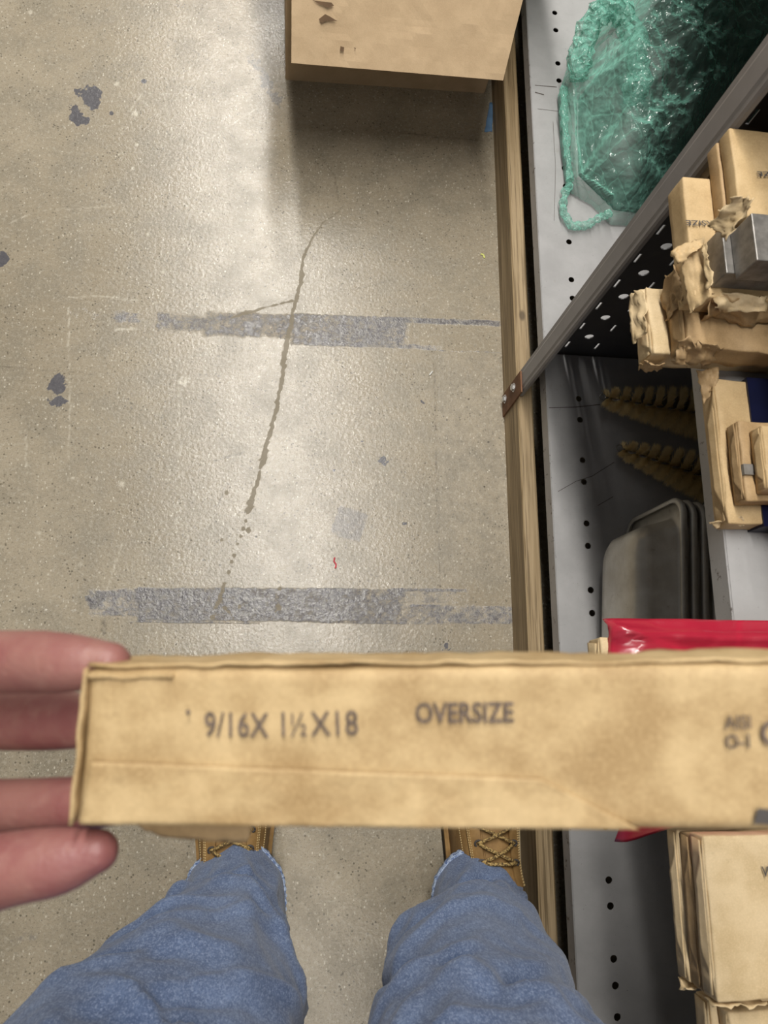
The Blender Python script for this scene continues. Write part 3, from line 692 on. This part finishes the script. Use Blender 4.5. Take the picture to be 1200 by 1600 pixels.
def ribbon(name, pts, rad, seed, par, n=14):
    P = bez(pts, 10); rr = [rad*(1+.35*nz(i*.35, seed, 0, 3)) for i in range(len(P))]
    mb = MB(); P2 = [np.array(p)+np.array([nz(i*.3, 1, 0, seed), nz(i*.3, 2, 0, seed), nz(i*.3, 3, 0, seed)])*rad*.3 for i, p in enumerate(P)]
    mb.tube(P2, rr, n); V = np.array(mb.V)
    for k in range(len(V)):
        q = V[k]*170; V[k] = V[k]+np.array([nz(*q, seed+1), nz(*q, seed+2), nz(*q, seed+3)])*rad*.5+np.array([ridge(V[k][0], V[k][1], 60, seed), ridge(V[k][1], V[k][2], 60, seed+4), ridge(V[k][0], V[k][2], 60, seed+6)])*rad*.32
    return obj(name, V, mb.F, GREENH, par, smooth=False)
GREENH = mat_film('green_film_gathered', (.27, .66, .53), .30, .78, .15, 90, bump=.8)
ribbon('handle', pxs((889, 290, .132), (880, 310, .130), (879, 334, .128), (893, 354, .127), (917, 352, .128), (937, 340, .131), (952, 334, .137)), .0055, 5, gb)
ribbon('handle', pxs((896, 128, .165), (908, 75, .185), (926, 32, .205), (954, 20, .215), (978, 40, .215), (992, 90, .215), (990, 150, .205)), .0155, 9, gb, 18)
ribbon('gathered_rim', pxs((880, 138, .142), (880, 180, .142), (884, 230, .141), (890, 285, .135)), .0052, 13, gb, 12)
cp = poly_world([(905, 150), (905, 270), (960, 325), (1000, 330), (1090, 250), (1190, 150), (1250, 60), (1260, -60), (1080, -60), (980, 60)], .125)
def chh(x, y, d):
    e = 1-math.exp(-d/.03); return e*(.055+.025*nz(x*10, y*10, 0, 91)+.02*ridge(x, y, 7, 92))
cb = mound('dark_bundle', cp, chh, .008, BUNDLE, ZB+.0005)
tag(cb, 'dark grey bundle showing through the translucent green bag', 'bundle')

# ------------------------------------------------------------------ bristle brushes on the bottom shelf
def brush(tip, end, r0, r1, seed, label):
    tip, end = np.array(tip), np.array(end); ax = end-tip; L = np.linalg.norm(ax); ax /= L
    a = np.cross(ax, [0, 0, 1.]); a /= np.linalg.norm(a); b = np.cross(a, ax); rg = random.Random(seed)
    root = empty('bristle_brush', (*((tip+end)/2)[:2], ZL), label, 'brush', 'tapered bristle brushes')
    mb = MB(); turns = L/.030; N = 18000
    for i in range(N):
        s = i/N; th = 2*math.pi*turns*s+rg.gauss(0, .17)+(math.pi if i % 2 else 0); r = (r0+(r1-r0)*s**.85)*rg.uniform(.80, 1.06)
        c = tip+ax*L*s; dr = math.cos(th)*a+math.sin(th)*b; lean = ax*rg.gauss(-.001, .0028)
        p0 = c+dr*.0015; p1 = c+dr*r*.6+lean*.5; p2 = c+dr*r+lean+a*rg.gauss(0, .0008)
        sd = np.cross(dr, ax)*.00034; s2 = ax*.00034
        mb.add([p0-sd, p0+sd, p1+s2, p1-s2, p2], [(0, 1, 2, 3), (3, 2, 4)])
    mb.build('bristles', BRISTLE, root)['kind'] = 'stuff'
    P = [tip-ax*.004+ax*(L+.05)*k/60 for k in range(61)]
    w_ = MB()
    for ph in (0, math.pi): w_.tube([p+.0012*(math.cos(k*1.3+ph)*a+math.sin(k*1.3+ph)*b) for k, p in enumerate(P)], .0011, 6)
    w_.build('twisted_wire', WIRE, root, smooth=True)
    lp = [tip-ax*.004+ax*.004*math.cos(t)*-1+a*.005*math.sin(t) for t in np.linspace(0, 2*math.pi, 16)]
    MB().tube(lp, .0010, 6).build('wire_loop', WIRE, root, smooth=True)
    return root
brush(atz(946, 622, .139), atz(1150, 655, .160), .0145, .046, 3, 'tan tapered bristle brush further from the metal pans')
brush(atz(972, 702, .134), atz(1150, 762, .158), .0125, .042, 4, 'tan tapered bristle brush close beside the metal pans')

# ------------------------------------------------------------------ nested metal pans standing on edge
def rrect(a, b, r, n=7):
    out = []
    for (sx, sy, t0) in ((1, 1, 0), (-1, 1, 90), (-1, -1, 180), (1, -1, 270)):
        for k in range(n+1):
            t = math.radians(t0+90*k/n); out.append((sx*(a-r)+r*math.cos(t), sy*(b-r)+r*math.sin(t)))
    return out
def pan(x, label, i):
    cy, zc, a, b = .112-.002*i, ZL+.075, .117, .0735; yw = -.085
    def tr(dx, y, z):
        return (x+dx*math.cos(yw)-y*math.sin(yw)*1, cy+y*math.cos(yw)+dx*math.sin(yw), zc+z)
    def ring(dx, ai, bi, r): return [tr(dx, y, z) for y, z in rrect(ai, bi, r)]
    mb = MB().loft([ring(.0, a-.003, b-.003, .022), ring(-.0004, a-.018, b-.010, .022), ring(-.003, a-.0215, b-.0125, .022), ring(-.030, a-.031, b-.018, .024), ring(-.042, a-.037, b-.022, .026), ring(-.0475, a-.044, b-.028, .026), ring(-.049, a-.056, b-.04, .024)], (False, True))
    o = mb.build('metal_pan', PANM, smooth=True, org=(x, cy, ZL)); solid(o, .0009, 0)
    tag(o, label, 'pan', 'nested metal pans'); rim = MB()
    rim.loft([ring(.0004, a-.005, b-.005, .022), ring(.0026, a-.002, b-.002, .023), ring(.0022, a+.0012, b+.0012, .024), ring(-.0010, a+.0026, b+.0026, .025), ring(-.0042, a+.0020, b+.0020, .024), ring(-.0056, a-.0010, b-.0010, .024), ring(-.0040, a-.003, b-.003, .023)], (False, False))
    rim.build('rolled_rim', PANM, o, smooth=True)
for i, lb in enumerate(('outermost dull metal pan of the nest standing on edge, body showing', 'second dull metal pan from the left in the nest standing on edge', 'third dull metal pan from the left in the nest standing on edge', 'innermost dull metal pan of the nest, closest to the shelf above')):
    pan(.449+.0125*i, lb, i)

# ------------------------------------------------------------------ litter on the floor
tp = sheet('blue_tape_scrap', [atz(757, 206, .0008), atz(769, 205, .0008), atz(771, 160, .0008), atz(765, 160, .0008)], TAPEB, None, (6, 10), .0006, 3, .0012, .0003)
tag(tp, 'scrap of blue masking tape on the floor beside the board', 'tape')
def curl(name, pts, r, col, label, cat):
    o = MB().tube(bez([atz(x, y, .0012) for x, y in pts], 6), r, 6, flat=.4).build(name, plain(name+'_plastic', col, .5), smooth=True); tag(o, label, cat)
curl('yellow_shaving', [(751, 397), (755, 398), (757, 403)], .0016, (.72, .75, .22), 'tiny yellow plastic shaving on the concrete near the board', 'shaving')
curl('red_shaving', [(523, 871), (522, 877), (525, 882), (524, 888)], .0013, (.62, .05, .07), 'tiny red plastic shaving on the concrete above the near tape line', 'shaving')
curl('white_chip', [(671, 586), (676, 580)], .0013, (.75, .75, .70), 'small white chip on the concrete below the far tape line', 'chip')

# ------------------------------------------------------------------ the bar held up to the lens
P0 = atd(118, 1293, .1955); P1 = atd(1200, 1301, .1835); P2 = atd(137, 1045, .1965)
U = P1-P0; U /= np.linalg.norm(U); Vv = P2-P0; Vv -= U*(Vv@U); hv = np.linalg.norm(Vv); Vv /= hv; Wn = np.cross(U, Vv)
HL = .462
held = package('held_wrapped_bar', 0, HL, 0, hv, -.0165, 0, KRAFTH, 21, .0006, bevel=.0026, res=.004)
me_ = held.data; off = np.array(ORG[held.name])
for v in me_.vertices:
    q = np.array(v.co)+off; q[0] += .085*q[1]*(1 if q[0] < .2 else max(0, 1-(q[0]-.2)/.2)); v.co = Vector(q)
held.location = (0, 0, 0); ORG[held.name] = (0, 0, 0)
tag(held, 'long kraft-paper-wrapped steel bar held up close, stamped OVERSIZE', 'wrapped bar')
PXM = .190/1200
def hloc(px, py, w=.0004):                                               # sheet point on the bar's face, in the bar's own axes
    v = ray(px, py); t_ = ((P0+Wn*w-CAM)@Wn)/(v@Wn); q = CAM+v*t_-P0
    return (q@U, q@Vv, w)
ov = sheet('paper_overlap', [hloc(124, 1287, .0005), hloc(1000, 1296, .0002), hloc(845, 1217, .0004), hloc(140, 1190, .0009)], KRAFTH, held, (80, 14), .0004, 5, 0, .0005, 90)
sheet('top_fold', [(.0045, hv-.0002, -.004), (.028, hv-.0002, -.004), (.026, hv-.0018, .0008), (.0035, hv-.0022, .0010)], KRAFTH, held, (20, 8), .0007, 6, .0006, .0012, 130)
sheet('top_fold', [(.0045, hv+.0008, -.0165), (.20, hv+.0008, -.0165), (.20, hv+.0006, -.0015), (.0035, hv+.001, .0002)], KRAFTH, held, (60, 8), .0008, 7, .0004, .0008, 60)
sheet('end_fold', [(-.0012, .0005, -.0155), (-.0012, .0005, .0002), (.0030, hv, .0002), (.0030, hv, -.0155)], KRAFTH, held, (8, 16), .0006, 8, 0, .0008, 120)
sheet('under_fold', [(.004, .001, -.0168), (.043, .001, -.0168), (.039, -.0116, -.0205), (.010, -.0092, -.0205)], KRAFT2, held, (24, 8), .0012, 9, .0008, .0010, 90)
def hprint(txt, px, py, px2, py2, hpx, sx, bold, mat=INK):
    a, b = np.array(hloc(px, py, .0011)), np.array(hloc(px2, py2, .0011)); u = b-a; up = np.array([-u[1], u[0], 0])
    lettering(txt, held, a, u, up, hpx*PXM*1.36, mat, sx, bold)
hprint('9/16X', 318, 1150, 412, 1152, 40, .77, .010)
hprint('1', 432, 1150, 520, 1150, 40, .80, .006)
hprint('½', 451, 1150, 520, 1150, 38, .76, .004)
hprint('X18', 486, 1150, 560, 1148, 40, .82, .006)
hprint('OVERSIZE', 649, 1129, 800, 1128, 32, .80, .02)
hprint('AISI', 1133, 1139, 1176, 1138, 21, .86, .008)
hprint('O-1', 1134, 1169, 1172, 1168, 21, .86, .02)
hprint('O', 1189, 1164, 1230, 1164, 38, .8, .02)
cpx = [(290, 1110), (295, 1109), (298, 1113), (295, 1117), (291, 1116)]
patch('ink_dot', cpx, INK, held, lambda x, y: hloc(x, y, .0017))
patch('ink_block', [(1178, 1287), (1184, 1263), (1240, 1268), (1240, 1290)], INKD, held, lambda x, y: hloc(x, y, .0012))
Mx = Matrix.Identity(4)
for i in range(3): Mx[i][0], Mx[i][1], Mx[i][2], Mx[i][3] = U[i], Vv[i], Wn[i], P0[i]
held.matrix_world = Mx

# ------------------------------------------------------------------ person: hand with forearm, jeans, boots
def finger(mb, pts, rad, n=16):
    P = bez([atd(*p) for p in pts], 6); r = [x[0] for x in bez([(q, 0, 0) for q in rad], 6)]
    t = P[-1]-P[-2]; t /= np.linalg.norm(t); r0 = r[-1]
    for k in range(1, 7):
        an = k/6*math.pi/2*.97; P.append(P[-1-(k-1)]+t*r0*math.sin(an)); r.append(r0*math.cos(an))
    mb.tube(P, r, n)
hb = MB()
finger(hb, [(-330, 1120, .262), (-190, 1080, .240), (-70, 1040, .222), (40, 1034, .212), (110, 1036, .2065), (172, 1036, .2045)], [.0125, .0105, .0092, .0088, .0080, .0058])
finger(hb, [(-330, 1170, .276), (-200, 1140, .266), (-90, 1122, .255), (10, 1124, .2455), (90, 1125, .2370), (150, 1128, .2300)], [.0125, .0108, .0100, .0098, .0092, .0075])
finger(hb, [(-330, 1240, .272), (-200, 1262, .262), (-90, 1262, .246), (20, 1262, .232), (110, 1258, .2245), (190, 1250, .221)], [.0125, .0100, .0090, .0086, .0082, .0066])
finger(hb, [(-330, 1300, .278), (-220, 1330, .276), (-120, 1330, .268), (-40, 1310, .262), (40, 1290, .260)], [.0115, .0092, .0080, .0074, .0060])
finger(hb, [(-370, 1360, .250), (-230, 1400, .226), (-90, 1382, .210), (20, 1357, .2045), (95, 1345, .2030), (152, 1330, .2022)], [.0165, .0135, .0112, .0096, .0086, .0058])
# palm, wrist and forearm (out of frame to the left)
wr = [(-560, 1225, .272), (-640, 1240, .270), (-720, 1258, .266), (-800, 1280, .260), (-900, 1310, .254), (-1250, 1400, .240)]
Pw = bez([atd(*p) for p in wr], 6); rw = [x[0] for x in bez([(q, 0, 0) for q in (.027, .029, .029, .029, .030, .038)], 6)]
hb.tube(Pw, rw, 24, flat=.68)
META = ((-215, 1090, .244, .0120, .0150), (-215, 1145, .268, .0125, .0155), (-215, 1255, .264, .0125, .0155), (-235, 1325, .277, .0115, .0150), (-250, 1395, .231, .0145, .0175))
bones = []
for (px, py, dp, r0, r1) in META:
    a_, b_ = atd(-640, 1235+(py-1235)*.35, .270), atd(px, py, dp)
    bones.append([a_+(b_-a_)*k/10 for k in range(11)]); hb.tube(bones[-1], [r1+(r0-r1)*k/10 for k in range(11)], 16)
for k in range(1, 11):                                                  # flesh of the palm between the metacarpals
    row = [b_[k] for b_ in (bones[:4] if k > 7 else bones)]
    hb.tube(bez(row, 6), .0125 if k < 10 else .0105, 12)
raw = hb.build('person', SKIN, org=(.1, -.25, 0)); tmp = raw
m = raw.modifiers.new('remesh', 'REMESH'); m.mode = 'VOXEL'; m.voxel_size = .0013
m = raw.modifiers.new('smooth', 'SMOOTH'); m.factor = .5; m.iterations = 7
dg = bpy.context.evaluated_depsgraph_get(); hm = bpy.data.meshes.new_from_object(raw.evaluated_get(dg))
raw.modifiers.clear(); old = raw.data; raw.data = hm; bpy.data.meshes.remove(old); hm.polygons.foreach_set('use_smooth', [True]*len(hm.polygons))
if not hm.materials: hm.materials.append(SKIN)
person = raw; person.name = 'person'; ORG['person'] = (.1, -.25, 0)
tag(person, 'person in blue jeans and tan boots holding the wrapped bar with bare left hand', 'person')
# jeans
def interp(tab, z):
    zs = [t[0] for t in tab]; return [float(np.interp(z, zs, [t[i] for t in tab])) for i in range(1, len(tab[0]))]
LEG_L = [(.070, -.046, -.238, .059, .073), (.10, -.045, -.239, .060, .070), (.18, -.046, -.250, .062, .064), (.25, -.048, -.264, .068, .074), (.33, -.062, -.268, .085, .088), (.42, -.085, -.276, .108, .094), (.52, -.101, -.285, .119, .098), (.65, -.060, -.292, .098, .100), (.80, .010, -.295, .098, .115), (.86, .030, -.295, .088, .11)]
LEG_R = [(.070, .249, -.252, .057, .072), (.10, .246, -.253, .060, .069), (.18, .224, -.262, .067, .066), (.25, .198, -.274, .078, .075), (.33, .178, -.278, .087, .088), (.42, .163, -.284, .096, .092), (.52, .146, -.290, .102, .096), (.65, .148, -.295, .092, .100), (.80, .190, -.295, .096, .115), (.86, .180, -.295, .088, .11)]
def leg_rings(tab, seed, n=120, nzz=170, sgn=1):
    rings = []; rg = random.Random(seed)
    cre = [(rg.uniform(.15, .62), rg.uniform(.1, 3.0), rg.uniform(-.10, .10), rg.uniform(.45, .9), rg.uniform(.008, .016), rg.choice((-1, 1, 1))*rg.uniform(.005, .010)) for _ in range(16)]
    for z in np.linspace(tab[0][0], tab[-1][0], nzz):
        cx, cy, rx, ry = interp(tab, z); ring = []
        for k in range(n):
            t = 2*math.pi*k/n; c, s = math.cos(t), math.sin(t)
            f = .008*nz(c*1.1, s*1.1, z*7+.9*c*sgn, seed)+.008*(1-2.4*abs(nz(c*1.0+.5, s*1.0, z*7-1.3*s+1.2*c*sgn, seed+1)))-.004+.002*(1-2.4*abs(nz(c*2.0, s*2.0, z*13+2.1*c, seed+5)))-.001
            f += .0022*nz(c*4, s*4, z*40, seed+2)+.0007*nz(c*12, s*12, z*120, seed+3)
            for (z0, t0, k_, w_, sg, am) in cre:
                dt = (t-t0+math.pi) % (2*math.pi)-math.pi
                if abs(dt) < 2*w_: f += am*math.exp(-(dt/w_)**2)*math.exp(-((z-z0-k_*dt-.02*dt*dt)/sg)**2)
            f *= min(1, .25+max(0, z-.085)*9)
            # break of the cloth above the boot: the upper leg hangs over the hem section
            zf = (.235-.055*c*sgn if sgn < 0 else .245-.012*c)+.012*s
            fr = .35+.65*max(0, s+.25)
            f += fr*(.017*sst((z-zf+.014)/.028)*math.exp(-max(0, z-zf)/.11) - .006*math.exp(-((z-zf+.03)/.018)**2))
            hem = .012*max(0, -c*sgn)*max(0, 1-(z-.07)/.05) if False else 0
            ring.append((cx+(rx+f)*c, cy+(ry+f)*s, z+hem-(.018*(1-s)*.5+.010*c*sgn*0)*max(0, 1-(z-.07)/.12)))
        rings.append(ring)
    return rings
jm = MB(); RL = leg_rings(LEG_L, 101, sgn=-1); RR = leg_rings(LEG_R, 111, sgn=1)
jm.loft(RL, (False, False)); jm.loft(RR, (False, False))
pel = []
for z, cx, cy, rx, ry in ((.77, .10, -.29, .12, .085), (.80, .10, -.295, .165, .115), (.86, .102, -.298, .175, .125), (.92, .104, -.30, .172, .122), (.98, .105, -.30, .162, .112), (1.0, .105, -.30, .160, .110)):
    pel.append([(cx+rx*math.cos(2*math.pi*k/60), cy+ry*math.sin(2*math.pi*k/60), z) for k in range(60)])
jm.loft(pel, (True, True))
jeans = jm.build('jeans', DENIM, person, smooth=True)
def hem(RG, nm):
    n = len(RG[0]); rings = []
    c0 = np.mean(np.array(RG[2]), 0)
    def lev(i, off, rip):
        out = []
        for k in range(n):
            p = np.array(RG[i][k]); d = p-c0; d[2] = 0; d /= np.linalg.norm(d)
            out.append(tuple(p+d*(off+rip*math.sin(k*1.9+2*nz(k*.2, 0, 0, 7)))))
        return out
    mb = MB().loft([lev(0, -.0015, 0), lev(0, .0016, .0004), lev(1, .0022, .0008), lev(2, .0022, .0009), lev(3, .0018, .0006), lev(3, -.001, 0)], (False, False))
    h = mb.build('hem', DENIMW, jeans, smooth=True)
    s_ = MB()
    for k in range(0, n, 2):
        p, q = np.array(lev(3, .0022, 0)[k]), np.array(lev(3, .0022, 0)[(k+1) % n]); s_.tube([p, (p+q)/2+(p-c0)*.004, q], .0006, 5)
    s_.build('hem_stitching', JTHREAD, jeans)['kind'] = 'stuff'
def mat_hem():
    t = NT('worn_denim_hem'); c = t.mix(t.ramp(t.noise(230, 4, .75), .38, .62, 0, 1), (.085, .135, .29), (.46, .55, .70)); return t.fin(c, .9)
DENIMW = mat_hem(); hem(RL, 'l'); hem(RR, 'r')
# boots
def boot(cx, yaw, label, mirror):
    ca, sa = math.cos(yaw), math.sin(yaw); hy = -.25
    def tr(x, y, z): return (cx+ca*x-sa*(y-hy), hy+sa*x+ca*(y-hy), z)
    root = bpy.data.objects.new('boot', None); root.empty_display_size = .02; link(root, person, (cx, hy, 0)); root['label'] = label
    WT = [(-.330, .012), (-.325, .024), (-.31, .034), (-.28, .038), (-.24, .037), (-.20, .0395), (-.16, .0445), (-.12, .0490), (-.08, .0505), (-.05, .047), (-.03, .038), (-.018, .026), (-.012, .012)]
    HT = [(-.330, .15), (-.28, .165), (-.235, .165), (-.222, .150), (-.205, .1275), (-.19, .114), (-.165, .1005), (-.14, .0910), (-.11, .082), (-.08, .077), (-.05, .073), (-.03, .066), (-.018, .056), (-.012, .046)]
    wd = lambda y: float(np.interp(y, [a for a, b in WT], [b for a, b in WT])); ht = lambda y: float(np.interp(y, [a for a, b in HT], [b for a, b in HT]))
    ys = sorted(set([a for a, b in WT]+[a for a, b in HT]+list(np.linspace(-.33, -.012, 60))))
    def sec(y, t, off=0):                                                # t from -1 (left foot) to 1 across the top
        a = t*math.pi/2; w, h = wd(y)+off, ht(y)-.028+off
        return (w*math.copysign(abs(math.sin(a))**.8, a), .028+h*max(0, math.cos(a))**.75)
    rings = []
    for y in ys: rings.append([tr(x, y, z) for x, z in [sec(y, t) for t in np.linspace(-1, 1, 41)]])
    MB().loft(rings).build('upper', LEATHER, root, smooth=True)
    out = [(w*1.0, y) for y, w in WT]; loop = [(w, y) for w, y in out]+[(-w, y) for w, y in reversed(out)]
    def lp(off, z): 
        cy_ = -.17; return [tr(x+math.copysign(off, x), y+off*(1 if y > cy_ else -1)*.8, z) for x, y in loop]
    MB().loft([lp(.002, 0), lp(.003, .004), lp(.003, .021), lp(.001, .023)]).build('sole', SOLE, root)
    MB().loft([lp(.0045, .0235), lp(.0055, .025), lp(.0055, .0285), lp(.002, .030)]).build('welt', LEATHER, root)
    # tongue and eyestays follow the instep
    yy = np.linspace(-.215, -.105, 24)
    def strip3(t0, t1, off, nm, mat):
        rg = []
        for y in yy: rg.append([tr(*((lambda q: (q[0], y, q[1]))(sec(y, t, off)))) for t in np.linspace(t0, t1, 7)]+[tr(*((lambda q: (q[0], y, q[1]))(sec(y, t, off-.004)))) for t in np.linspace(t1, t0, 7)])
        return MB().loft(rg).build(nm, mat, root, smooth=False)
    strip3(-.17, .17, .0015, 'tongue', LEATHER); strip3(-.44, -.20, .0030, 'eyestay', LEATHER); strip3(.20, .44, .0030, 'eyestay', LEATHER)
    def onb(y, t, off): x, z = sec(y, t, off); return np.array(tr(x, y, z))
    ey = [-.112, -.132, -.152, -.172, -.192]
    for i, y in enumerate(ey):
        for s in (-1, 1):
            c = onb(y, .25*s, .0042); R_ = [c+np.array([.0042*math.cos(t), .0042*math.sin(t)*.9, .0042*math.sin(t)*.45+.0]) for t in np.linspace(0, 2*math.pi, 13)]
            MB().tube(R_, .0012, 6).build('eyelet', INKD, root, smooth=True)
        for s in (-1, 1):
            y2 = ey[min(i+1, len(ey)-1)]
            if i == len(ey)-1 and s > 0: continue
            P = [onb(y, .25*s, .004), onb(y*.8+y2*.2, .13*s, .0075), onb((y+y2)/2, 0, .0085+.0016*s), onb(y*.2+y2*.8, -.13*s, .0075), onb(y2, -.25*s, .0055)]
            MB().tube(bez(P, 5), .0021, 8).build('lace', LACE, root, smooth=True)
    sm = MB()
    for t in (-.42, -.385, .385, .42, -.62, .62):
        for k in range(44):
            y = -.215+.0026*k; sm.tube([onb(y, t, .0036 if abs(t) < .5 else .0008), onb(y+.0017, t, .0036 if abs(t) < .5 else .0008)], .00055, 4)
    sm.build('stitching', THREAD, root)['kind'] = 'stuff'
boot(-.050, .02, 'left tan nubuck work boot', -1)
boot(.264, -.02, 'right tan nubuck work boot', 1)
# sleeve over the forearm
Ps = bez([atd(*p) for p in wr[3:]], 12); rs = [.038+.014*i/len(Ps)+.002*nz(i*.5, 0, 0, 9) for i in range(len(Ps))]
slv = MB(); slv.tube(Ps, rs, 40, cap=False); sl = slv.build('sleeve', plain('dark_sleeve_cloth', (.05, .055, .07), .9), person, smooth=True); solid(sl, .002, 0)
